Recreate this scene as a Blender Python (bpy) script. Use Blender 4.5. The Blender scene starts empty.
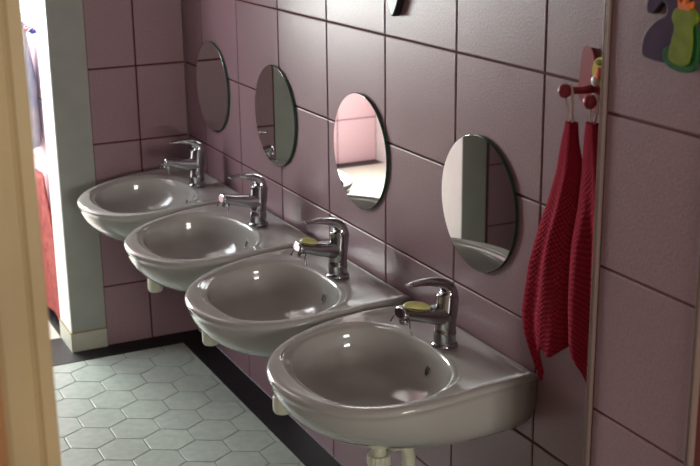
import bpy, bmesh, math, random
from mathutils import Vector, Matrix
random.seed(7)
C = bpy.context.scene.collection
PI = math.pi

# ------------------------------------------------------------------ materials
def mat(name, color, rough=.5, metal=0, spec=.5, coat=0, noise=None, bump=None, ramp2=None, sheen=0, trans=0):
    """noise=(scale, amount) gentle colour variation, bump=(scale, strength, distance)"""
    m = bpy.data.materials.new(name); m.use_nodes = True
    nt = m.node_tree; b = nt.nodes['Principled BSDF']
    b.inputs['Base Color'].default_value = (*color, 1)
    b.inputs['Roughness'].default_value = rough
    b.inputs['Metallic'].default_value = metal
    b.inputs['Specular IOR Level'].default_value = spec
    b.inputs['Coat Weight'].default_value = coat
    b.inputs['Coat Roughness'].default_value = .08
    if sheen:
        b.inputs['Sheen Weight'].default_value = sheen
        b.inputs['Sheen Roughness'].default_value = .6
    if trans: b.inputs['Transmission Weight'].default_value = trans
    tc = nt.nodes.new('ShaderNodeTexCoord')
    if noise:
        n = nt.nodes.new('ShaderNodeTexNoise'); n.inputs['Scale'].default_value = noise[0]; n.inputs['Detail'].default_value = 4
        nt.links.new(tc.outputs['Object'], n.inputs['Vector'])
        mx = nt.nodes.new('ShaderNodeMix'); mx.data_type = 'RGBA'
        c2 = ramp2 or tuple(max(0, c * (1 - noise[1])) for c in color)
        mx.inputs['A'].default_value = (*color, 1); mx.inputs['B'].default_value = (*c2, 1)
        mr = nt.nodes.new('ShaderNodeMapRange')
        mr.inputs['From Min'].default_value = .35; mr.inputs['From Max'].default_value = .65
        nt.links.new(n.outputs['Fac'], mr.inputs['Value'])
        nt.links.new(mr.outputs['Result'], mx.inputs['Factor'])
        nt.links.new(mx.outputs['Result'], b.inputs['Base Color'])
    if bump:
        n2 = nt.nodes.new('ShaderNodeTexNoise'); n2.inputs['Scale'].default_value = bump[0]; n2.inputs['Detail'].default_value = 2
        nt.links.new(tc.outputs['Object'], n2.inputs['Vector'])
        bp = nt.nodes.new('ShaderNodeBump'); bp.inputs['Strength'].default_value = bump[1]; bp.inputs['Distance'].default_value = bump[2]
        nt.links.new(n2.outputs['Fac'], bp.inputs['Height']); nt.links.new(bp.outputs['Normal'], b.inputs['Normal'])
    return m

M = {}
M['tile'] = mat('mauve_glazed_tile', (.33, .203, .233), .3, noise=(260, .16), bump=(300, .36, .0012))
M['tile_pink'] = mat('light_pink_glazed_tile', (.78, .56, .61), .25, noise=(200, .08))
M['grout'] = mat('oxblood_grout', (.095, .014, .013), .85)
M['hex'] = mat('grey_green_floor_tile', (.41, .465, .42), .42, noise=(45, .14), bump=(120, .15, .001))
M['hex_grout'] = mat('dark_floor_grout', (.14, .13, .12), .9)
M['black'] = mat('black_floor_tile', (.010, .009, .010), .5, spec=.25)
M['cream_floor'] = mat('cream_floor', (.55, .53, .46), .4, noise=(8, .1))
M['paint'] = mat('grey_green_door_paint', (.33, .345, .31), .45, noise=(14, .08), bump=(60, .1, .001))
M['white_paint'] = mat('white_paint', (.72, .74, .72), .4, noise=(20, .05))
M['plinth'] = mat('pale_plinth_paint', (.50, .50, .41), .5, noise=(25, .12))
M['plinth_top'] = mat('ochre_plinth_edge', (.30, .20, .08), .6)
M['plaster'] = mat('cream_plaster', (.40, .33, .26), .8, noise=(6, .06))
M['ceiling'] = mat('white_ceiling', (.75, .74, .72), .8, noise=(5, .04))
M['trim'] = mat('pale_tile_edge_trim', (.25, .17, .155), .3)
M['ceramic'] = mat('white_glazed_ceramic', (.45, .437, .415), .10, spec=.55, coat=.4, noise=(3, .03))
M['chrome'] = mat('chrome', (.46, .47, .49), .08, metal=1, noise=(5, .04))
M['wire'] = mat('steel_wire', (.35, .36, .38), .25, metal=1)
M['dark'] = mat('dark_hole', (.008, .008, .008), .6)
M['plastic'] = mat('off_white_plastic', (.66, .66, .52), .35, noise=(30, .06))
M['mirror'] = mat('mirror_silver', (.80, .83, .80), .015, metal=1)
M['glass_edge'] = mat('green_glass_edge', (.02, .09, .06), .15)
M['soap'] = mat('yellow_green_soap', (.68, .65, .25), .4, noise=(60, .2))
M['wood'] = mat('tan_painted_wood', (.50, .36, .19), .5, noise=(9, .12))
M['door_wood'] = mat('orange_brown_wood', (.36, .15, .045), .45, noise=(12, .3))
M['pink_plastic'] = mat('red_pink_plastic', (.36, .05, .075), .35, spec=.3, noise=(20, .08))
M['yellow'] = mat('yellow_paint', (.70, .55, .08), .6, spec=.15)
M['orange'] = mat('orange_paint', (.75, .16, .03), .6, spec=.15)
M['green'] = mat('green_paint', (.025, .12, .035), .7, spec=.12, noise=(60, .3))
M['lime'] = mat('lime_green_paint', (.20, .25, .022), .7, spec=.12, noise=(50, .3))
M['purple'] = mat('purple_paint', (.075, .035, .085), .75, spec=.1, noise=(40, .2))
M['outline_shadow'] = mat('dark_outline_and_shadow', (.015, .012, .018), .6)  # outline of the digit, and painted shadow edge of the pale hook
M['white'] = mat('white_plastic', (.75, .76, .78), .35)
M['blue'] = mat('blue_plastic', (.05, .08, .42), .35)
M['red'] = mat('red_plastic', (.55, .03, .04), .35)
M['paleblue'] = mat('pale_blue_plastic', (.42, .50, .58), .3, noise=(40, .3), ramp2=(.62, .66, .66))
M['cloth_white'] = mat('white_blue_cloth', (.72, .74, .78), .9, noise=(11, .3), ramp2=(.35, .48, .68), bump=(300, .4, .002))
M['cloth_red'] = mat('red_gold_cloth', (.20, .008, .014), .85, noise=(38, .3), ramp2=(.33, .05, .03), bump=(200, .4, .002))
M['loop'] = mat('white_cotton_tape', (.75, .68, .66), .8)

def towel_mat():
    m = mat('crimson_terry', (.30, .014, .032), .95, spec=.08)
    nt = m.node_tree; b = nt.nodes['Principled BSDF']
    tc = nt.nodes.new('ShaderNodeTexCoord')
    w = []
    for ax, sc in (('X', 1), ('Y', 1)):
        pass
    sep = nt.nodes.new('ShaderNodeSeparateXYZ'); nt.links.new(tc.outputs['UV'], sep.inputs[0])
    def sine(out, freq):
        mu = nt.nodes.new('ShaderNodeMath'); mu.operation = 'MULTIPLY'; mu.inputs[1].default_value = freq * 2 * PI
        nt.links.new(out, mu.inputs[0])
        s = nt.nodes.new('ShaderNodeMath'); s.operation = 'SINE'; nt.links.new(mu.outputs[0], s.inputs[0]); return s.outputs[0]
    pr = nt.nodes.new('ShaderNodeMath'); pr.operation = 'MULTIPLY'
    nt.links.new(sine(sep.outputs[0], 32), pr.inputs[0]); nt.links.new(sine(sep.outputs[1], 44), pr.inputs[1])
    n = nt.nodes.new('ShaderNodeTexNoise'); n.inputs['Scale'].default_value = 420; nt.links.new(tc.outputs['Object'], n.inputs['Vector'])
    ad = nt.nodes.new('ShaderNodeMath'); ad.operation = 'ADD'
    nt.links.new(pr.outputs[0], ad.inputs[0]); nt.links.new(n.outputs['Fac'], ad.inputs[1])
    bp = nt.nodes.new('ShaderNodeBump'); bp.inputs['Strength'].default_value = .55; bp.inputs['Distance'].default_value = .0022
    nt.links.new(ad.outputs[0], bp.inputs['Height']); nt.links.new(bp.outputs['Normal'], b.inputs['Normal'])
    mx = nt.nodes.new('ShaderNodeMix'); mx.data_type = 'RGBA'
    mx.inputs['A'].default_value = (.19, .006, .018, 1); mx.inputs['B'].default_value = (.47, .032, .066, 1)
    mr = nt.nodes.new('ShaderNodeMapRange'); mr.inputs['From Min'].default_value = -.6; mr.inputs['From Max'].default_value = 1.6
    nt.links.new(ad.outputs[0], mr.inputs['Value']); nt.links.new(mr.outputs['Result'], mx.inputs['Factor'])
    nt.links.new(mx.outputs['Result'], b.inputs['Base Color'])
    return m
M['towel'] = towel_mat()

# ------------------------------------------------------------------ helpers
class MB:
    """collects vertices and faces of ONE mesh"""
    def __init__(s): s.v = []; s.f = []; s.m = []; s.sm = []; s.uv = {}
    def face(s, idx, mi=0, smooth=False): s.f.append(tuple(idx)); s.m.append(mi); s.sm.append(smooth)
    def box(s, a, b, mi=0):
        x0, y0, z0 = a; x1, y1, z1 = b; n = len(s.v)
        s.v += [(x0,y0,z0),(x1,y0,z0),(x1,y1,z0),(x0,y1,z0),(x0,y0,z1),(x1,y0,z1),(x1,y1,z1),(x0,y1,z1)]
        for q in ((0,3,2,1),(4,5,6,7),(0,1,5,4),(1,2,6,5),(2,3,7,6),(3,0,4,7)): s.face([n+i for i in q], mi)
    def rings(s, rings, mi=0, smooth=True, cap0=False, cap1=False, closed=True, flip=False):
        n = len(s.v); k = len(rings[0])
        for r in rings: s.v += [tuple(p) for p in r]
        for i in range(len(rings)-1):
            for j in range(k if closed else k-1):
                a = n+i*k+j; b = n+i*k+(j+1) % k; c = n+(i+1)*k+(j+1) % k; d = n+(i+1)*k+j
                s.face((a,d,c,b) if flip else (a,b,c,d), mi, smooth)
        if cap0: s.face([n+j for j in range(k)][::(1 if flip else -1)], mi, False)
        if cap1:
            o = n+(len(rings)-1)*k; s.face([o+j for j in range(k)][::(-1 if flip else 1)], mi, False)
    def lathe(s, prof, center, axis=(0,0,1), seg=24, mi=0, cap0=True, cap1=True):
        ax = Vector(axis).normalized(); u = ax.orthogonal().normalized(); w = ax.cross(u)
        c = Vector(center)
        s.rings([[c + ax*h + (u*math.cos(2*PI*j/seg)+w*math.sin(2*PI*j/seg))*r for j in range(seg)] for r, h in prof], mi, True, cap0, cap1)
    def tube(s, pts, rad, seg=12, mi=0, side=(0,1,0), caps=True, exp=2.0):
        """rad: per-point (r_side, r_up) or float; side = direction of the r_side axis"""
        pts = [Vector(p) for p in pts]; rs = []
        for i, p in enumerate(pts):
            t = (pts[min(i+1, len(pts)-1)] - pts[max(i-1, 0)]).normalized()
            sd = Vector(side); sd = (sd - t*sd.dot(t))
            if sd.length < 1e-4: sd = t.orthogonal()
            sd.normalize(); up = t.cross(sd)
            r = rad[i] if isinstance(rad, (list, tuple)) else rad
            a, b = r if isinstance(r, (list, tuple)) else (r, r)
            ring = []
            for j in range(seg):
                ph = 2*PI*j/seg; cs, sn = math.cos(ph), math.sin(ph)
                cs = math.copysign(abs(cs)**(2/exp), cs); sn = math.copysign(abs(sn)**(2/exp), sn)
                ring.append(p + sd*cs*a + up*sn*b)
            rs.append(ring)
        s.rings(rs, mi, True, caps, caps)
    def ball(s, c, r, seg=16, mi=0, scale=(1,1,1)):
        c = Vector(c); rs = []
        for i in range(1, 9):
            t = PI*i/9
            rs.append([c + Vector((math.sin(t)*math.cos(2*PI*j/seg)*r*scale[0], math.sin(t)*math.sin(2*PI*j/seg)*r*scale[1], math.cos(t)*r*scale[2])) for j in range(seg)])
        s.rings(rs, mi, True, True, True, flip=True)
        for k in (-1, -2): s.sm[k] = True
    def prism(s, poly, origin, u, w, n, d0, d1, mi=0, bevel=0, side_mi=None):
        """extrude a 2D polygon (u,w plane) from depth d0 to d1 along n, with a bevelled front edge"""
        o, u, w, n = Vector(origin), Vector(u), Vector(w), Vector(n)
        cx = sum(p[0] for p in poly)/len(poly); cy = sum(p[1] for p in poly)/len(poly)
        def ring(ins, d):
            out = []; k = len(poly)
            for i in range(k):
                p0, p, p1 = Vector(poly[i-1]), Vector(poly[i]), Vector(poly[(i+1) % k])
                e = (p1-p0).normalized(); nn = Vector((-e.y, e.x)); q = p + nn*ins
                out.append(o + u*q.x + w*q.y + n*d)
            return out
        rs = [ring(0, d0), ring(0, d1-bevel)] + ([ring(bevel*.3, d1-bevel*.3), ring(bevel, d1)] if bevel else [])
        k = len(poly); b0 = len(s.v)
        for r in rs: s.v += [tuple(p) for p in r]
        sm = mi if side_mi is None else side_mi
        for i in range(len(rs)-1):
            for j in range(k):
                s.face((b0+i*k+j, b0+i*k+(j+1) % k, b0+(i+1)*k+(j+1) % k, b0+(i+1)*k+j), sm, False)
        s.face([b0+j for j in range(k)][::-1], sm); s.face([b0+(len(rs)-1)*k+j for j in range(k)], mi)
    def build(s, name, mats, parent=None, fix=True):
        me = bpy.data.meshes.new(name); me.from_pydata([tuple(p) for p in s.v], [], s.f)
        for m in (mats if isinstance(mats, (list, tuple)) else [mats]): me.materials.append(m)
        me.polygons.foreach_set('material_index', s.m); me.polygons.foreach_set('use_smooth', s.sm)
        if fix:
            bm = bmesh.new(); bm.from_mesh(me); bmesh.ops.recalc_face_normals(bm, faces=bm.faces); bm.to_mesh(me); bm.free()
        o = bpy.data.objects.new(name, me); C.objects.link(o)
        if parent: o.parent = parent
        return o

def thing(name, label, cat, loc=(0,0,0), group=None):
    o = bpy.data.objects.new(name, None); C.objects.link(o); o.empty_display_size = .05
    o.location = loc; return tag(o, label, cat, group)
def tag(o, label, cat, group=None):
    o['label'] = label; o['category'] = cat
    if group: o['group'] = group
    return o
def struct(o): o['kind'] = 'structure'; return o
def copy_tree(o, parent=None):
    c = o.copy(); C.objects.link(c); c.parent = parent
    for ch in o.children: copy_tree(ch, c)
    return c
def catmull(pts, n, closed=False):
    P = [Vector(p) for p in pts]; out = []; k = len(P)
    for i in range(k if closed else k-1):
        g = lambda q: P[q % k] if closed else P[min(max(q, 0), k-1)]
        a, b, c, d = g(i-1), g(i), g(i+1), g(i+2)
        for j in range(n):
            t = j/n
            out.append(.5*((2*b) + (c-a)*t + (2*a-5*b+4*c-d)*t*t + (3*b-a-3*c+d)*t**3))
    if not closed: out.append(P[-1])
    return out

# ------------------------------------------------------------------ the setting
ZB, TH, TW = .7627, .1973, .2503          # tile grid read off the wall
YB = 3.115                                # back wall
GAP, BEV, DEP = .0018, .0018, .0018
zj = [ZB + TH*j for j in range(-4, 10)]
zj = [0] + [z for z in zj if .02 < z < 2.5] + [2.5]

def tiled(name, origin, u, n, ulist, vlist, mats, thick=.05, skip=None):
    """a wall of bevelled tiles on a grout bed; u along, z up, n out of the wall"""
    mb = MB(); o, u, n = Vector(origin), Vector(u), Vector(n); z = Vector((0,0,1))
    for i in range(len(ulist)-1):
        for j in range(len(vlist)-1):
            a0, a1, b0, b1 = ulist[i], ulist[i+1], vlist[j], vlist[j+1]
            if skip and skip((a0+a1)/2, (b0+b1)/2): continue
            def P(a, b, d): return o + u*a + z*b + n*d
            k = len(mb.v)
            for (e, d) in ((GAP, -DEP), (GAP+BEV*.35, -DEP*.3), (GAP+BEV, 0)):
                mb.v += [P(a0+e, b0+e, d), P(a1-e, b0+e, d), P(a1-e, b1-e, d), P(a0+e, b1-e, d)]
            for r in (0, 1):
                for q in range(4): mb.face((k+r*4+q, k+r*4+(q+1) % 4, k+r*4+4+(q+1) % 4, k+r*4+4+q), 1)
            mb.face((k+8, k+9, k+10, k+11), 1)
            # the bed behind this tile
            k = len(mb.v)
            mb.v += [P(a0,b0,-DEP*.85), P(a1,b0,-DEP*.85), P(a1,b1,-DEP*.85), P(a0,b1,-DEP*.85), P(a0,b0,-thick), P(a1,b0,-thick), P(a1,b1,-thick), P(a0,b1,-thick)]
            for q in ((0,1,2,3),(4,7,6,5),(0,4,5,1),(1,5,6,2),(2,6,7,3),(3,7,4,0)): mb.face([k+t for t in q], 0)
    ob = mb.build(name, mats, fix=False)
    # outward normals whatever the handedness of (u, z, n)
    if u.cross(z).dot(n) < 0:
        bm = bmesh.new(); bm.from_mesh(ob.data); bmesh.ops.reverse_faces(bm, faces=bm.faces); bm.to_mesh(ob.data); bm.free()
    return struct(ob)
def window(name, p0, p1, axis):
    """white frame with one mullion in the opening p0..p1; axis = direction along the wall ('x' or 'y')"""
    w = MB(); t = .045; z0, z1 = p0[2], p1[2]
    def b(a0, a1, zz0, zz1):
        if axis == 'x': w.box((a0, p0[1], zz0), (a1, p1[1], zz1))
        else: w.box((p0[0], a0, zz0), (p1[0], a1, zz1))
    s0, s1 = (p0[0], p1[0]) if axis == 'x' else (p0[1], p1[1])
    b(s0, s0+t, z0, z1); b(s1-t, s1, z0, z1); b(s0+t, s1-t, z0, z0+t); b(s0+t, s1-t, z1-t, z1); m = (s0+s1)/2; b(m-t/2, m+t/2, z0+t, z1-t)
    return struct(w.build(name, M['white_paint']))
TM = [M['grout'], M['tile']]
yj = sorted([2.9735 - TW*i for i in range(0, 8)] + [YB, 1.195]); yj = [y for y in yj if y >= 1.195]
tiled('wall_right', (0,0,0), (0,1,0), (-1,0,0), yj, zj, TM)
DX0, DX1 = -.879, -.357                     # the opening in the back wall
CW = .093                                   # painted casing round it
xj = [-1.35, -1.10, DX0-CW+.008, DX1+CW, -.135, 0]
DH = 2.0
tiled('wall_back', (0,YB,0), (1,0,0), (0,-1,0), [DX1+CW, -.135, 0], zj, TM, thick=.12)
tiled('wall_back_beyond', (0,YB,0), (1,0,0), (0,-1,0), [-1.35, -1.225, -.975], zj, TM, thick=.12).name = 'wall_back.001'
lin = MB(); lin.box((.0, YB+.0014, 0), (.05, YB+.12, 2.5)); lin.box((.0016, YB-.01, 0), (.05, YB+.0014, 2.5)); lin.box((DX0-CW+.008, YB, DH+.1), (DX1+CW, YB+.12, 2.5)); struct(lin.build('wall_back', M['paint']))
yl = [1.195 + i*.25 for i in range(8)] + [YB]
tiled('wall_left', (-1.35,0,0), (0,1,0), (1,0,0), yl, zj, TM, thick=.08)
# front wall, with the doorway the picture is taken through
PX = -.107; FY0, FY1 = 1.0, 1.195; FL = -.84
tiled('wall_front', (PX,0,0), (0,1,0), (-1,0,0), [FY0+.006, FY1-.006], zj, TM, thick=.10)     # the tiled reveal
fm = MB(); fm.box((PX+.1, FY0, 0), (1.2, FY1, 2.5)); fm.box((PX, FY0, 2.06), (PX+.1, FY1, 2.5))
fm.box((-2.4, FY0, 0), (FL-.02, FY1, 2.5)); fm.box((FL-.02, FY0, 2.06), (PX, FY1, 2.5))
struct(fm.build('wall_front', M['plaster']))
for k, y in enumerate((FY1-.006, FY0-.002)):                # pale edge trims
    t = MB(); t.box((PX-.003, y, 0), (PX+.004, y+.008, 2.06)); t.box((PX-.0015, y+.0035, 0), (PX+.004, y+.0045, 2.06))
    t.tube([(PX-.003, y+.002, 0), (PX-.003, y+.002, 2.06)], .0018, 8); t.tube([(PX-.003, y+.0065, 0), (PX-.003, y+.0065, 2.06)], .0018, 8)
    struct(t.build('trim_%d' % (k+1), M['trim']))
# casing and reveal of the far doorway
cs = MB()
cs.box((DX1, YB-.003, 0), (DX1+CW, YB+.12, DH+.1)); cs.box((DX0-CW+.008, YB-.003, 0), (DX0, YB+.12, DH+.1)); cs.box((DX0, YB-.003, DH), (DX1, YB+.12, DH+.1))
struct(cs.build('trim_3', M['paint']))
rv = MB()
rv.box((DX1-.003, YB-.0035, .056), (DX1, YB+.122, DH)); rv.box((DX0, YB-.0035, .056), (DX0+.003, YB+.122, DH)); rv.box((DX0, YB-.0035, DH-.003), (DX1, YB+.122, DH))
struct(rv.build('trim_4', M['white_paint']))
pl = MB()
for x0, x1 in ((DX1-.0055, DX1+CW), (DX0-CW+.008, DX0+.0055)):
    pl.box((x0, YB-.006, 0), (x1, YB+.126, .054)); pl.box((x0-.001, YB-.0065, .0535), (x1+.0005, YB+.127, .056), 1)
struct(pl.build('baseboard_back', [M['plinth'], M['plinth_top']]))

# floor of hexagonal tiles with a black border
def hex_floor():
    mb = MB(); s = .1066; R = s/math.sqrt(3); pitch = R*1.5
    mb.box((-1.35, 1.0, -.06), (0, YB, -.0016), 0)
    y = 2.928; r = 0; rows = []
    cy0, cx0 = 2.944, -.348
    for r in range(-2, 23):
        cy = cy0 - r*pitch
        for c in range(-14, 6):
            cx = cx0 + c*s + (r % 2)*s/2
            ring = [(cx + R*math.sin(PI/3*k), cy + R*math.cos(PI/3*k)) for k in range(6)]
            if min(p[0] for p in ring) > -.066 or cx < -1.36 or min(p[1] for p in ring) > 3.045 or cy < .96: continue
            k = len(mb.v)
            for e, d in ((.0010, -.0016), (.0014, -.0004), (.0026, 0)):
                q = 1 - e/(R*.866)
                mb.v += [(min(0, max(-1.349, cx+(px-cx)*q)), min(YB, cy+(py-cy)*q), d) for px, py in ring]
            for a in (0, 6):
                for j in range(6): mb.face((k+a+(j+1) % 6, k+a+j, k+a+6+j, k+a+6+(j+1) % 6), 1)
            mb.face([k+12+j for j in range(5, -1, -1)], 1)
    # border strips
    mb.box((-.071, 1.195, -.002), (0, YB, .0012), 2); mb.box((-1.35, 3.040, -.002), (-.071, YB, .0012), 2)
    mb.box((DX0, YB, -.03), (DX1, YB+.12, .0012), 2)
    return struct(mb.build('floor', [M['hex_grout'], M['hex'], M['black']]))
hex_floor()
cl = MB(); cl.box((-1.4, 1.0, 2.5), (.05, YB+.12, 2.56)); struct(cl.build('ceiling', M['ceiling']))

# the room behind the camera
NX0, NX1, NY0 = -2.4, 1.2, -3.0
nf = MB(); nf.box((NX0, NY0, -.06), (NX1, 1.0, 0)); struct(nf.build('floor', M['cream_floor']))
nc = MB(); nc.box((NX0, NY0, 2.5), (NX1, 1.0, 2.56)); struct(nc.build('ceiling', M['ceiling']))
a = MB(); a.box((NX0-.1, NY0, 0), (NX0, FY1, 2.5)); struct(a.build('wall_near_left', M['plaster']))
a = MB(); a.box((NX1, NY0, 0), (NX1+.1, FY1, 2.5)); struct(a.build('wall_near_right', M['plaster']))
WX0, WX1, WZ0, WZ1 = -1.30, -.35, .72, 1.52
a = MB(); a.box((NX0, NY0-.15, 0), (WX0, NY0, 2.5)); a.box((WX1, NY0-.15, 0), (NX1, NY0, 2.5)); a.box((WX0, NY0-.15, 0), (WX1, NY0, WZ0)); a.box((WX0, NY0-.15, WZ1), (WX1, NY0, 2.5))
struct(a.build('wall_near', M['plaster']))
window('window_1', (WX0, NY0-.10, WZ0), (WX1, NY0-.05, WZ1), 'x')


# tan wooden frame at the left of the near doorway
df = MB()
prof = [(-.020,0),(-.020,-.026),(-.012,-.030),(.0,-.030),(.0105,-.029),(.0125,-.024),(.0140,-.024),(.0155,-.027),(.0265,-.027),(.0275,-.026),(.0275,.20),(-.020,.20)]
ox, oy = FL-.0335, FY0-.005
rs = [[(ox+px, oy+py, z) for px, py in prof] for z in (0, 2.06)]
df.rings(rs, 0, False, True, True)
struct(df.build('door_1', M['wood']))
dl = MB(); dl.box((FL-.115, FY0-.062, .01), (FL-.0545, FY0-.024, 2.04)); struct(dl.build('door_2', M['door_wood']))

# the room beyond the far doorway
FX0, FX1, FYB = -1.43, -.318, 4.75
a = MB(); a.box((FX0, YB+.12, -.06), (FX1+.1, FYB, -.0), 0); a.box((FX0, FYB-.07, -.01), (FX1, FYB, .002), 1); a.box((FX1-.045, YB+.12, -.01), (FX1, FYB, .002), 1)
struct(a.build('floor', [M['cream_floor'], M['black']]))
a = MB(); a.box((FX0-.1, YB+.12, 2.5), (FX1+.1, FYB+.1, 2.56)); struct(a.build('ceiling', M['ceiling']))
TP = [M['grout'], M['tile_pink']]; U0, U1, UZ0, UZ1 = FX0, -.49, .591, 1.576
fz = [0, .197, .394, .591, .788, .985, 1.182, 1.379, 1.576, 2.5]
tiled('wall_far_back', (0,FYB,0), (1,0,0), (0,-1,0), [FX0, -1.24, -.99, -.74, -.49, FX1], fz, TP, skip=lambda u, v: U0 < u < U1 and UZ0 < v < UZ1)
window('window_4', (U0, FYB+.05, UZ0), (U1, FYB+.10, UZ1), 'x')
tiled('wall_far_right', (FX1,0,0), (0,1,0), (-1,0,0), [YB+.12, 3.42, 3.67, 3.92, 4.17, 4.42, FYB], [z+.045 if 0 < z < 2 else z for z in fz], TP)
V0, V1, VZ0, VZ1 = 3.45, 4.55, .9, 2.1
a = MB(); a.box((FX0-.15, YB+.12, 0), (FX0, V0, 2.5)); a.box((FX0-.15, V1, 0), (FX0, FYB+.05, 2.5)); a.box((FX0-.15, V0, 0), (FX0, V1, VZ0)); a.box((FX0-.15, V0, VZ1), (FX0, V1, 2.5))
struct(a.build('wall_far_left', M['white_paint']))
window('window_2', (FX0-.10, V0, VZ0), (FX0-.05, V1, VZ1), 'y')

# ------------------------------------------------------------------ washbasins
DZ = .4916                                  # rim height
SY = [1.638 + .41*i for i in range(4)]      # nearest first
NS = 96
CXB = -.201
half = [(-.0012,-.189),(-.0045,-.1915),(-.044,-.194),(-.086,-.1975),(-.130,-.199),(-.172,-.198),(-.215,-.192),(-.250,-.182),(-.285,-.164),(-.314,-.139),(-.337,-.107),(-.354,-.071),(-.363,-.036)]
outer_poly = [Vector(p) for p in half] + [Vector((-.366, 0))] + [Vector((x, -y)) for x, y in reversed(half)]
def dense():
    c = catmull([(p.x, p.y, 0) for p in outer_poly], 8)
    return [Vector((p.x, p.y)) for p in c] + [Vector((-.0012, .189 - .378*k/24)) for k in range(1, 25)]
OD = dense()
def ray_hit(th):
    d = Vector((math.cos(th), math.sin(th))); o = Vector((CXB, 0)); best = None
    for i in range(len(OD)):
        a, b = OD[i], OD[(i+1) % len(OD)]; e = b-a
        den = d.x*e.y - d.y*e.x
        if abs(den) < 1e-12: continue
        t = ((a.x-o.x)*e.y - (a.y-o.y)*e.x)/den; s_ = ((a.x-o.x)*d.y - (a.y-o.y)*d.x)/den
        if t > 0 and -1e-6 <= s_ <= 1+1e-6 and (best is None or t > best): best = t
    return best
TH_ = []
corner = math.atan2(.189, -CXB-.0012)
for j in range(NS): TH_.append(2*PI*j/NS)
for sgn in (1, -1):                          # snap one ray on each wall corner
    tgt = (sgn*corner) % (2*PI); j = min(range(NS), key=lambda q: abs(TH_[q]-tgt)); TH_[j] = tgt
RO = [ray_hit(t) for t in TH_]
def r_in(t):                                 # bowl opening, slightly egg-shaped
    a, b = (.116, .156); n = 2.25
    cs, sn = abs(math.cos(t)), abs(math.sin(t))
    return ((cs/a)**n + (sn/b)**n)**(-1/n)
RI = [r_in(t) for t in TH_]
sstep = lambda a, b, x: (lambda t: t*t*(3-2*t))(min(1, max(0, (x-a)/(b-a))))

def rim_drop(x): return .019*sstep(.08, .36, -x)
def make_bowl_mesh():
    mb = MB(); rs = []
    def ring(fr, fz):
        out = []
        for j in range(NS):
            r = fr(j); x = CXB + r*math.cos(TH_[j]); z = fz(j)
            out.append((x, r*math.sin(TH_[j]), z - rim_drop(x)*min(1, max(0, (z-.37)/.10))))
        return out
    ZB_ = .362
    gap = [RO[j]-RI[j] for j in range(NS)]
    dip = [.0052*sstep(.05, .10, gap[j]) for j in range(NS)]
    wall = [sstep(-.30, -.0, CXB+RO[j]*math.cos(TH_[j])) for j in range(NS)]   # 1 near the wall, 0 at the front
    # underside from the bottom up
    ZBOT = .361
    for s in (1.0, .985, .95, .9, .82, .72, .6, .48, .36, .25, .15, .07, 0):
        def kk(j, s=s):
            p = 1.8 + 2.4*wall[j]; return (1-s**p)**(1/p)
        def zz(j, s=s):
            zb = ZBOT + .015*wall[j]
            return .478 - (.478-zb)*s
        rs.append(ring(lambda j: max(.02, (RO[j]-.0045*(1-wall[j]*.3))*(.12+.88*kk(j))), zz))
    rs.append(ring(lambda j: RO[j]-.001, lambda j: .4800))
    rs.append(ring(lambda j: RO[j], lambda j: .4835))
    rs.append(ring(lambda j: RO[j]-.0008, lambda j: .4872))
    rs.append(ring(lambda j: RO[j]-.0035, lambda j: .4898))
    rs.append(ring(lambda j: RO[j]-.008, lambda j: DZ-.0003))
    rs.append(ring(lambda j: RO[j]-.0125, lambda j: DZ))
    rs.append(ring(lambda j: RO[j]-.0175, lambda j: DZ-.0008-dip[j]*.25))
    rs.append(ring(lambda j: RO[j]-.0225, lambda j: DZ-.0012-dip[j]*.8))
    rs.append(ring(lambda j: RI[j]+max(.018, (gap[j]-.022)*.8), lambda j: DZ-.0016-dip[j]))
    rs.append(ring(lambda j: RI[j]+max(.0165, (gap[j]-.022)*.4), lambda j: DZ-.0018-dip[j]))
    rs.append(ring(lambda j: RI[j]+.015, lambda j: DZ-.0020-dip[j]*.9))
    rs.append(ring(lambda j: RI[j]+.0125, lambda j: DZ-.0042-dip[j]*.7))
    rs.append(ring(lambda j: RI[j]+.0095, lambda j: DZ-.0062-dip[j]*.4))
    rs.append(ring(lambda j: RI[j]+.005, lambda j: DZ-.0072-dip[j]*.2))
    rs.append(ring(lambda j: RI[j]+.0018, lambda j: DZ-.0092))
    rs.append(ring(lambda j: RI[j]-.0005, lambda j: DZ-.0130))
    for s in (.08, .16, .26, .38, .5, .62, .73, .83, .91, .96, 1.0):
        rs.append(ring(lambda j: (RI[j]-.0025)*(.16+.84*(1-s**2.15)**(1/2.0)), lambda j: DZ-.0165-(.093)*s))
    mb.rings(rs, 0, True, True, True)
    o = mb.build('bowl', M['ceramic'])
    return o

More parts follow.
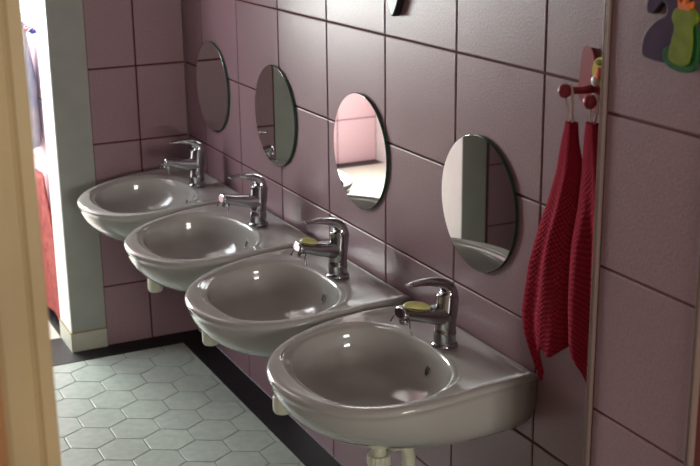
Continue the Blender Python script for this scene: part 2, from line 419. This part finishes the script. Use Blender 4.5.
def make_basin(i):
    root = thing('washbasin', 'basin', 'washbasin', (0, SY[0], 0))
    o = make_bowl_mesh(); o.parent = root
    # overflow opening in the wall of the bowl, below the tap
    s = .34; rr = (.116-.0025)*(.16+.84*(1-s**2.15)**(1/2.0)); z = DZ-.0165-.093*s
    n = Vector((-1, 0, .42)).normalized(); c = Vector((CXB+rr, 0, z)) + n*.0006
    ov = MB(); u = Vector((0,1,0)); w = n.cross(u); rr_ = []
    for k, d in ((1.25, .0004), (1.1, .0012), (1.0, .0010), (.92, .0004)):
        rr_.append([c + u*(.0066*k*math.cos(2*PI*j/20)) + w*(.0100*k*math.sin(2*PI*j/20)) + n*d for j in range(20)])
    ov.rings(rr_, 0, True, False, False); ov.rings([rr_[-1], [p - n*.0003 for p in rr_[-1]]], 1, False, False, True)
    ov.build('overflow_hole', [M['ceramic'], M['dark']], root)
    d = MB(); d.lathe([(.0215,-.006),(.0215,.0010),(.019,.0022),(.012,.0012)], (CXB, 0, DZ-.1092-rim_drop(CXB)*.1), seg=24); d.lathe([(.011,.0008),(.011,.0022),(.008,.003)], (CXB, 0, DZ-.1092-rim_drop(CXB)*.1), seg=16)
    d.build('drain', M['chrome'], root)
    # plastic bottle trap
    tx, ty = -.192, -.012
    t = MB(); t.lathe([(.0125,.366),(.0125,.262)], (tx, ty, 0), seg=20); t.lathe([(.0165,.262),(.0195,.258),(.0195,.232),(.0165,.226),(.010,.224)], (tx, ty, 0), seg=24)
    trap = t.build('trap', M['plastic'], root)
    for z0 in (.384, .356, .318):
        nn = MB(); pr = []
        for h, k in ((0,.94),(.003,1),(.018,1),(.021,.94)):
            pr.append([(tx+(.0190+.0009*(j % 2))*k*math.cos(2*PI*j/36), ty+(.0190+.0009*(j % 2))*k*math.sin(2*PI*j/36), z0-h) for j in range(36)])
        nn.rings(pr, 0, False, True, True); nn.build('nut', M['plastic'], trap)
    e = MB(); e.tube(catmull([(tx+.010, ty-.002, .338), (tx+.030, ty-.003, .338), (tx+.046, ty-.004, .330), (tx+.054, ty-.004, .308), (tx+.058, ty-.004, .270), (tx+.078, ty-.004, .240), (-.05, ty-.004, .236), (-.003, ty-.004, .236)], 6), .0115, 16)
    e.build('outlet_pipe', M['plastic'], trap)
    e = MB(); e.lathe([(.0165,0),(.0175,.003),(.0175,.014),(.0165,.017)], (tx+.022, ty-.003, .338), axis=(1,0,-.1), seg=24); e.build('collar', M['plastic'], trap)
    # fixing bracket under the back edge
    for y0 in (-.085, .045):
        b = MB(); b.box((-.050, y0, .350), (-.0015, y0+.04, .376)); b.build('bracket', M['plastic'], root)
    return root
basin = make_basin(0)
basin_labels = ['white washbasin nearest the camera, below the mirror beside the red towels',
                'white washbasin second from the camera, under the mirror showing the bright pink tiles',
                'white washbasin third from the camera, its tap without any soap, before the corner basin',
                'white washbasin farthest away, in the corner against the back wall']
basins = [basin] + [copy_tree(basin) for _ in range(3)]
for o, y, l in zip(basins, SY, basin_labels):
    o.location.y = y+.0095; o['label'] = l; o['group'] = 'washbasins in a row along the tiled wall'

# ------------------------------------------------------------------ taps
TX = -.066
def make_tap():
    r = thing('faucet', 'tap', 'faucet', (TX, SY[0], DZ-.0035))
    b = MB()
    b.lathe([(.0225,0),(.0225,.003),(.0205,.0055),(.019,.007)], (0,0,0), seg=28)
    b.tube(catmull([(0,0,.006), (.0,0,.025), (.0012,0,.045), (.003,0,.064), (.0045,0,.080), (.005,0,.0885)], 5), [(.0192,.0192)]*6 + [(.0182,.0182)]*6 + [(.0190,.0190)]*14, 24, side=(0,1,0))
    body = b.build('body', M['chrome'], r)
    s = MB()
    pts = catmull([(.006,0,.056), (-.014,0,.056), (-.034,0,.0595), (-.056,0,.0645), (-.075,0,.0690), (-.0865,0,.0715)], 5)
    k = len(pts); rad = []
    for i in range(k):
        t = i/(k-1); rad.append((.0185-.0015*t, .0185-.0075*min(1, t*1.5) ))
    rad[-1] = (.0140, .0070); rad[-2] = (.0160, .0098)
    s.tube(pts, rad, 24, side=(0,1,0), exp=2.5)
    s.build('spout', M['chrome'], r)
    e = MB(); e.lathe([(.0095,.064),(.0095,.0535),(.0085,.052),(.006,.0535)], (-.076,0,0), seg=20); e.build('aerator', M['chrome'], r)
    l = MB()
    pts = catmull([(.0055,0,.084), (.0065,0,.092), (.0040,0,.1005), (-.005,0,.1080), (-.020,0,.1135), (-.038,0,.1160), (-.054,0,.1162), (-.068,0,.1150)], 5)
    k = len(pts)
    l.tube(pts, [((.0185-.0100*(i/(k-1))**.8), (.0185 if i < 2 else max(.0028, .0185-.0160*((i-2)/(k-3))**.62))) for i in range(k)], 24, side=(0,1,0), exp=2.2)
    l.build('lever', M['chrome'], r)
    c = MB(); c.lathe([(.0032,0),(.0032,.002),(.0025,.0025)], (-.0128,0,.086), axis=(-1,0,0), seg=12); c.build('cover_cap', M['wire'], r)
    return r
def make_holder():
    h = thing('wire_soap_clip', 'clip', 'soap holder', (TX, SY[0], DZ-.0035))
    w = MB()
    ring = [(-.079, .0172*math.sin(a), .0690+.0105*math.cos(a)) for a in [PI*2*i/20 for i in range(21)]]
    w.tube(ring, .0013, 8, side=(1,0,0)); w.build('ring', M['wire'], h)
    for sg in (1, -1):
        p = MB(); p.tube([(-.079, sg*.0165, .069), (-.081, sg*.026, .058), (-.083, sg*.035, .046)], .0012, 8, side=(1,0,0)); p.ball((-.083, sg*.035, .0455), .0018, 8)
        p.build('prong', M['wire'], h)
    return h
tap = make_tap(); clip = make_holder()
taps = [tap] + [copy_tree(tap) for _ in range(3)]; clips = [clip] + [copy_tree(clip) for _ in range(3)]
tap_labels = ['chrome single-lever faucet on the nearest washbasin', 'chrome single-lever faucet on the second washbasin from the camera',
              'chrome single-lever faucet on the third washbasin from the camera', 'chrome single-lever faucet on the corner washbasin by the back wall']
clip_labels = ['two-pronged wire clip hanging from the spout of the nearest faucet', 'two-pronged wire clip hanging from the spout of the second nearest faucet',
               'two-pronged wire clip on the soapless spout over the third washbasin', 'two-pronged wire clip on the faucet spout in the far corner']
for i in range(4):
    taps[i].location.y = SY[i]; taps[i]['label'] = tap_labels[i]; taps[i]['group'] = 'chrome faucets on the washbasins'
    clips[i].location.y = SY[i]; clips[i]['label'] = clip_labels[i]; clips[i]['group'] = 'wire clips on the faucet spouts'
for i, (l, sc) in enumerate((('yellow-green piece of soap lying on the nearest faucet spout', 1.0), ('small yellow-green piece of soap on the second nearest faucet spout', .72))):
    s = MB(); rs = []
    for kx in range(11):
        t = kx/10; x = -.078+.050*sc*t; w = math.sin(PI*min(1, max(.02, t*.96+.02)))**.5
        zc = .0795 - .0105*max(0, (t-.15))*sc
        rs.append([(x, .0145*w*math.cos(2*PI*j/16), zc + .0008 + (.0085*w*math.sin(2*PI*j/16) if math.sin(2*PI*j/16) > 0 else .002*w*math.sin(2*PI*j/16))) for j in range(16)])
    s.rings(rs, 0, True, True, True)
    o = s.build('soap', M['soap']); o.location = (TX, SY[i], DZ-.0035); tag(o, l, 'soap', 'soap on the spouts')

# ------------------------------------------------------------------ round mirrors
def make_mirror():
    m = MB(); N = 72; R = .1142
    ring = lambda r, x: [(x, r*math.cos(2*PI*j/N), r*math.sin(2*PI*j/N)) for j in range(N)]
    m.rings([ring(R-.003, -.0008), ring(R, -.0012), ring(R, -.0048), ring(R-.0012, -.0058)], 1, False, True, False)
    m.rings([ring(R-.0012, -.0058), ring(R-.0013, -.00585)], 0, False, False, True)
    return m.build('round_mirror', [M['mirror'], M['glass_edge']])
mirror0 = make_mirror()
mirror_labels = ['round wall mirror nearest the camera, left of the red towels', 'round wall mirror reflecting the bright pink tiled room',
                 'round wall mirror between the corner mirror and the one showing bright pink tiles', 'round wall mirror closest to the far corner of the room']
mirrors = [mirror0] + [mirror0.copy() for _ in range(3)]
for i, o in enumerate(mirrors):
    if i: C.objects.link(o)
    o.location = (0, (1.642, 2.071, 2.494, 2.899)[i], (.7225, .725, .7225, .728)[i]); tag(o, mirror_labels[i], 'mirror', 'round mirrors above the washbasins')

# ------------------------------------------------------------------ towel hook and towels
hk = thing('towel_hook', 'red-pink plastic wall hook with two round knobs holding the red towels', 'hook', (0, 1.330, .962))
def blob(pts, n=6): return [(p.x, p.y) for p in catmull([(x, y, 0) for x, y in pts], n, True)]
p = MB()
p.prism(blob([(.038,.046),(.026,.048),(.018,.036),(.017,.016),(.004,.020),(-.018,.022),(-.034,.010),(-.040,-.010),(-.032,-.030),(-.010,-.038),(.014,-.034),(.034,-.028),(.046,-.014),(.044,.004),(.042,.024)][::-1]), (0,0,0), (0,1,0), (0,0,1), (-1,0,0), .0005, .009, bevel=.003)
p.build('back_plate', M['pink_plastic'], hk)
for (y, z, yo, zo) in ((.020,-.006,.008,-.002), (-.030,-.010,-.048,-.008)):
    g = MB(); g.tube([(-.006, y, z), (-.03, (y+yo)/2, (z+zo)/2-.001), (-.058, yo, zo)], [.0062,.005,.005], 14); pg = g.build('peg', M['pink_plastic'], hk)
    kb = MB(); kb.ball((-.061, yo, zo), .0098, 20); kb.build('knob', M['pink_plastic'], pg)
orn = MB(); orn.prism(blob([(.004,.036),(-.022,.040),(-.030,.020),(-.022,.004),(-.002,.006),(.010,.018)][::-1]), (0,0,0), (0,1,0), (0,0,1), (-1,0,0), .009, .014, bevel=.002); orn_o = orn.build('ornament', M['yellow'], hk)
q = MB(); q.ball((-.0145, .0045, .008), .0075, 14, scale=(.5,1,1)); q.build('eye', M['white'], orn_o)
q = MB(); q.ball((-.0155, -.006, .020), .0085, 14, scale=(.5,1,1)); q.build('cheek', M['orange'], orn_o)
q = MB(); q.ball((-.0145, -.006, .034), .007, 14, scale=(.5,1.6,.6)); q.build('tuft', M['lime'], orn_o)

def interp(tab, z):
    for (z0, *a), (z1, *b) in zip(tab, tab[1:]):
        if z0 >= z >= z1:
            t = (z0-z)/(z0-z1) if z0 != z1 else 0
            return [u + (v-u)*t for u, v in zip(a, b)]
    return list(tab[-1][1:]) if z < tab[-1][0] else list(tab[0][1:])
def make_towel(name_label, top, lefts, rights, hem, xc, depth, seed, nfold):
    """a cloth hung from one loop: gathered at the top, opening into folds, with a hem that runs down to a corner.
    lefts / rights: (z, y) limits of the cloth along the wall; hem(u): lowest z at fold position u"""
    rnd = random.Random(seed); NU, NV = 120, 60
    t = MB(); rows = []; ph = rnd.random()*6
    for v in range(NV+1):
        row = []
        for u in range(NU):
            a = 2*PI*u/NU
            zt = top; zb = hem(a); fv = v/NV
            z = zt + (zb-zt)*fv
            yl = interp(lefts, z)[0]; yr = interp(rights, z)[0]
            c = (yl+yr)/2; h = (yl-yr)/2
            open_ = sstep(0, .55, fv)
            dp = depth*(.22+.78*open_)
            fold = 1 + (.25*math.sin(nfold*a+ph+fv*1.2) + .09*math.sin((nfold*2+1)*a+ph*2-fv*2))*(.25+.75*open_)
            yy = c + h*math.cos(a)*(.93+.07*fold)
            xx = xc - .022*(1-sstep(0, .45, fv)) + dp*math.sin(a)*fold
            xx += -.008*math.sin(PI*fv)
            row.append((min(-.0012, xx), yy, z))
        rows.append(row)
    t.rings(rows, 0, True, True, False)
    ob = t.build('towel', M['towel'])
    me = ob.data; uvl = me.uv_layers.new(name='UVMap')
    for poly in me.polygons:
        for li in poly.loop_indices:
            vi = me.loops[li].vertex_index
            r, cidx = divmod(vi, NU)
            us = cidx/NU
            if poly.loop_indices and any((me.loops[l2].vertex_index % NU) == NU-1 for l2 in poly.loop_indices) and cidx == 0: us = 1.0
            uvl.data[li].uv = (us, r/NV)
    sol = ob.modifiers.new('thickness', 'SOLIDIFY'); sol.thickness = .003; sol.offset = -1
    return ob
def hem1(a):     # angle 0 = far side (+y), pi = near side; sin<0 = room side
    d1 = min(abs(a-.35), abs(a-.35-2*PI), abs(a+.35)); c = math.cos(a)
    return .585 - .064*math.exp(-((math.atan2(math.sin(a-5.2), math.cos(a-5.2)))/.55)**2) - .02*math.exp(-((math.atan2(math.sin(a-3.9), math.cos(a-3.9)))/.4)**2)
def hem2(a):
    return .60 - .062*math.exp(-((math.atan2(math.sin(a-4.3), math.cos(a-4.3)))/.6)**2)
tl = make_towel('', .918, [(.93,1.341),(.912,1.343),(.845,1.362),(.771,1.397),(.695,1.425),(.619,1.441),(.585,1.436),(.556,1.412),(.52,1.378)],
                [(.93,1.322),(.917,1.319),(.857,1.310),(.794,1.312),(.729,1.318),(.66,1.324),(.59,1.338),(.556,1.354),(.52,1.372)], hem1, -.031, .031, 3, 3)
tag(tl, 'red terry hand towel hanging from the left knob, hiding nothing but wall behind it', 'towel', 'red towels on the wall hook')
tl['label'] = 'red terry hand towel on the left knob of the wall hook'
tr = make_towel('', .926, [(.93,1.290),(.921,1.290),(.857,1.296),(.79,1.305),(.721,1.314),(.659,1.320),(.614,1.321),(.571,1.304),(.53,1.274)],
                [(.93,1.270),(.921,1.266),(.857,1.250),(.79,1.238),(.721,1.226),(.659,1.218),(.614,1.216),(.571,1.230),(.53,1.262)], hem2, -.036, .030, 11, 3)
tag(tr, 'red terry hand towel on the right knob, half hidden by the tiled wall edge', 'towel', 'red towels on the wall hook')
for ob, kn, tp in ((tl, (-.055, 1.338, .9705-.011), (-.054, 1.331, .914)), (tr, (-.055, 1.282, .956-.0005), (-.058, 1.279, .922))):
    l = MB(); kx, ky, kz = kn; tx, ty, tz = tp
    l.tube(catmull([(tx, ty+.004, tz), (kx+.002, ky+.008, kz-.012), (kx, ky+.0075, kz+.003), (kx, ky, kz+.0085), (kx, ky-.0075, kz+.003), (kx+.002, ky-.007, kz-.012), (tx, ty-.003, tz)], 5), [(.0022,.0010)]*31, 8, side=(1,0,0))
    l.build('loop', M['loop'], ob)

# ------------------------------------------------------------------ digit plaque on the tiled reveal
dg = thing('number_plaque', 'purple number two plaque with a green crowned frog, on the tiles at the upper right', 'sign', (PX, 1.074, 1.0725)); dg.scale = (1, .86, .86)
two = [(.052,.028),(.050,.046),(.036,.060),(.010,.064),(-.016,.054),(-.026,.034),(-.020,.014),(-.002,-.006),(-.004,-.014),(-.040,-.020),(-.044,-.036),(.020,-.043),(.046,-.040),(.054,-.036),(.056,-.014),(.044,.0),(.026,.010),(.018,.020),(.017,.030),(.024,.034),(.030,.027),(.034,.020),(.046,.018)]
def flip(pl): return [(-x, y) for x, y in pl]
pd = MB()
# u = -y so that the digit reads the right way round from the room
two_b = blob([(-.050,.022),(-.046,.044),(-.028,.060),(-.002,.064),(.022,.054),(.032,.034),(.026,.012),(.010,-.004),(.012,-.012),(.046,-.016),(.050,-.036),(.0,-.043),(-.044,-.041),(-.055,-.034),(-.052,-.012),(-.034,.008),(-.012,.020),(-.010,.031),(-.018,.034),(-.026,.026),(-.036,.018)], 6)[::-1]
pd.prism(two_b, (0,0,0), (0,-1,0), (0,0,1), (-1,0,0), .0004, .0062, 1, bevel=.001)
inner = [(x*.93-.0002, y*.93+.0006) for x, y in two_b]
pd.prism([(x, y) for x, y in two_b], (0,0,0), (0,-1,0), (0,0,1), (-1,0,0), .0060, .0072, 0, bevel=.0022, side_mi=1)
dgo = pd.build('digit', [M['purple'], M['outline_shadow']], dg)
def plate(name, pts, d0, d1, m, par, b=.0015):
    q = MB(); pp = blob(pts, 1 if name == 'crown' else 5)
    ar = sum(pp[i-1][0]*pp[i][1]-pp[i][0]*pp[i-1][1] for i in range(len(pp)))
    if ar < 0: pp = pp[::-1]
    q.prism(pp, (0,0,0), (0,-1,0), (0,0,1), (-1,0,0), d0, d1, 0, bevel=b); return q.build(name, m, par)
gr = plate('leaves', [(-.008,-.034),(.004,-.046),(.030,-.050),(.054,-.045),(.058,-.026),(.056,.0),(.052,.012),(.044,.010),(.034,-.018),(.012,-.020),(-.004,-.022)], .007, .0105, M['green'], dg)
fr = plate('frog', [(.006,-.034),(.026,-.042),(.044,-.036),(.049,-.012),(.047,.008),(.054,.020),(.046,.031),(.030,.033),(.014,.030),(.008,.018),(.014,.006),(.010,-.012)], .0072, .0125, M['lime'], dg)
cr = plate('crown', [(.020,.030),(.018,.043),(.025,.037),(.030,.045),(.035,.037),(.043,.041),(.041,.029)], .0072, .0130, M['orange'], fr, .001)
gt = plate('leaf', [(-.004,.058),(.014,.052),(.030,.054),(.030,.066),(.010,.070),(-.004,.066)], .0072, .0105, M['green'], dg)

# ------------------------------------------------------------------ pale hook at the top of the wall
ph = thing('wall_hook', 'pale blue and white plastic wall hook high above the mirrors', 'hook', (0, 1.92, 1.03))
b = MB(); b.prism(blob([(.026,.06),(-.020,.06),(-.028,.03),(-.022,.0),(-.012,-.020),(-.003,-.030),(.006,-.027),(.018,-.010),(.027,.010),(.030,.035)], 5)[::-1] if False else
              [q for q in reversed(blob([(.026,.06),(-.020,.06),(-.028,.03),(-.022,.0),(-.012,-.020),(-.003,-.030),(.006,-.027),(.018,-.010),(.027,.010),(.030,.035)], 5))][::-1], (0,0,0), (0,-1,0), (0,0,1), (-1,0,0), .0005, .014, bevel=.003, side_mi=1)
b.build('back_plate', [M['paleblue'], M['outline_shadow']], ph)  # plate sides coloured dark to stand in for its shadow on the wall
b = MB(); b.tube(catmull([(-.010, -.0, .055), (-.022, -.0, .047), (-.030, 0, .042), (-.036, 0, .050)], 6), [(.006,.004)]*19, 12); b.build('peg', M['white'], ph)

# ------------------------------------------------------------------ things in the room beyond
WXF = FX1
rail = thing('towel_rail', 'white rail with red and blue pegs in the room beyond the doorway', 'towel rail', (WXF, 3.50, .838))
b = MB(); b.box((-.012, -.13, -.02), (-.0005, .45, .02)); b.build('board', M['white'], rail)
for k in range(13):
    b = MB(); b.tube([(-.010, -.118+.034*k, 0), (-.022, -.118+.034*k, -.003), (-.029, -.118+.034*k, .006)], .0065, 10); b.build('peg', M['red'] if k % 4 in (1, 2) else M['blue'], rail)
def hanging(name, mtl, y, w, z1, z0, xo, dep, seed, label, cat, group=None):
    rnd = random.Random(seed); ph_ = rnd.random()*6; t = MB(); rows = []
    for v in range(31):
        fv = v/30; row = []
        for u in range(64):
            a = 2*PI*u/64; op = .35+.65*sstep(0, .5, fv)
            row.append((min(WXF-.0008, xo + dep*op*math.sin(a)*(1+.25*math.sin(4*a+ph_))), y + w*op*math.cos(a), z1 + (z0-z1)*fv + .012*fv*math.sin(3*a+ph_)))
        rows.append(row)
    t.rings(rows, 0, True, True, True); o = t.build(name, mtl); return tag(o, label, cat, group)
hanging('hand_towel', M['cloth_white'], 3.485, .036, .836, .505, WXF-.024, .018, 2, 'white and blue towel hanging from the rail beyond the doorway, nearer one', 'towel', 'towels in the room beyond')
hanging('hand_towel', M['cloth_white'], 3.575, .036, .836, .515, WXF-.024, .018, 5, 'white and blue towel hanging from the rail beyond the doorway, farther one', 'towel', 'towels in the room beyond')
hanging('red_cloth', M['cloth_red'], 3.44, .16, .43, .030, WXF-.024, .018, 8, 'red gold-flecked cloth hanging low beyond the doorway', 'cloth')
# ------------------------------------------------------------------ light
def area(name, loc, rot, sx, sy, power, color):
    l = bpy.data.lights.new(name, 'AREA'); l.shape = 'RECTANGLE'; l.size = sx; l.size_y = sy; l.energy = power; l.color = color
    o = bpy.data.objects.new(name, l); C.objects.link(o); o.location = loc; o.rotation_euler = rot; return o
area('daylight_near_window', ((WX0+WX1)/2, NY0-.13, (WZ0+WZ1)/2), (PI/2, 0, 0), WX1-WX0, WZ1-WZ0, 72, (1, .95, .87))
area('daylight_far_window', (FX0-.13, (V0+V1)/2, (VZ0+VZ1)/2), (PI/2, 0, -PI/2), V1-V0, VZ1-VZ0, 42, (.93, .97, 1))
area('daylight_end_window', ((U0+U1)/2, FYB+.13, (UZ0+UZ1)/2), (-PI/2, 0, 0), U1-U0, UZ1-UZ0, 110, (.95, 1, .95))
w = bpy.data.worlds.new('overcast'); bpy.context.scene.world = w; w.use_nodes = True
w.node_tree.nodes['Background'].inputs[0].default_value = (.75, .85, 1, 1); w.node_tree.nodes['Background'].inputs[1].default_value = .6

# ------------------------------------------------------------------ camera
cam = bpy.data.cameras.new('camera'); co = bpy.data.objects.new('camera', cam); C.objects.link(co)
Rm = ((0.8967432519093933, -0.13619295748540305, 0.42107364971741656), (-0.442396638106545, -0.2507298397043837, 0.8610573512106151), (-0.011694218528533406, -0.9584289362353337, -0.28509159833255987))
co.matrix_world = Matrix(((Rm[0][0], -Rm[0][1], -Rm[0][2], -1.04), (Rm[1][0], -Rm[1][1], -Rm[1][2], 0), (Rm[2][0], -Rm[2][1], -Rm[2][2], 1.2494), (0,0,0,1)))
cam.sensor_width = 36; cam.lens = 1222.8/700*36; cam.clip_start = .01
cam.dof.use_dof = True; cam.dof.focus_distance = 2.15; cam.dof.aperture_fstop = cam.lens/7.0
sc = bpy.context.scene; sc.camera = co
vs = sc.view_settings; vs.view_transform = 'Standard'; vs.look = 'None'; vs.gamma = 1; vs.use_curve_mapping = False; vs.exposure = .15
sc.cycles.max_bounces = 10; sc.cycles.diffuse_bounces = 5; sc.cycles.glossy_bounces = 6; sc.cycles.caustics_reflective = True; sc.cycles.sample_clamp_indirect = 4
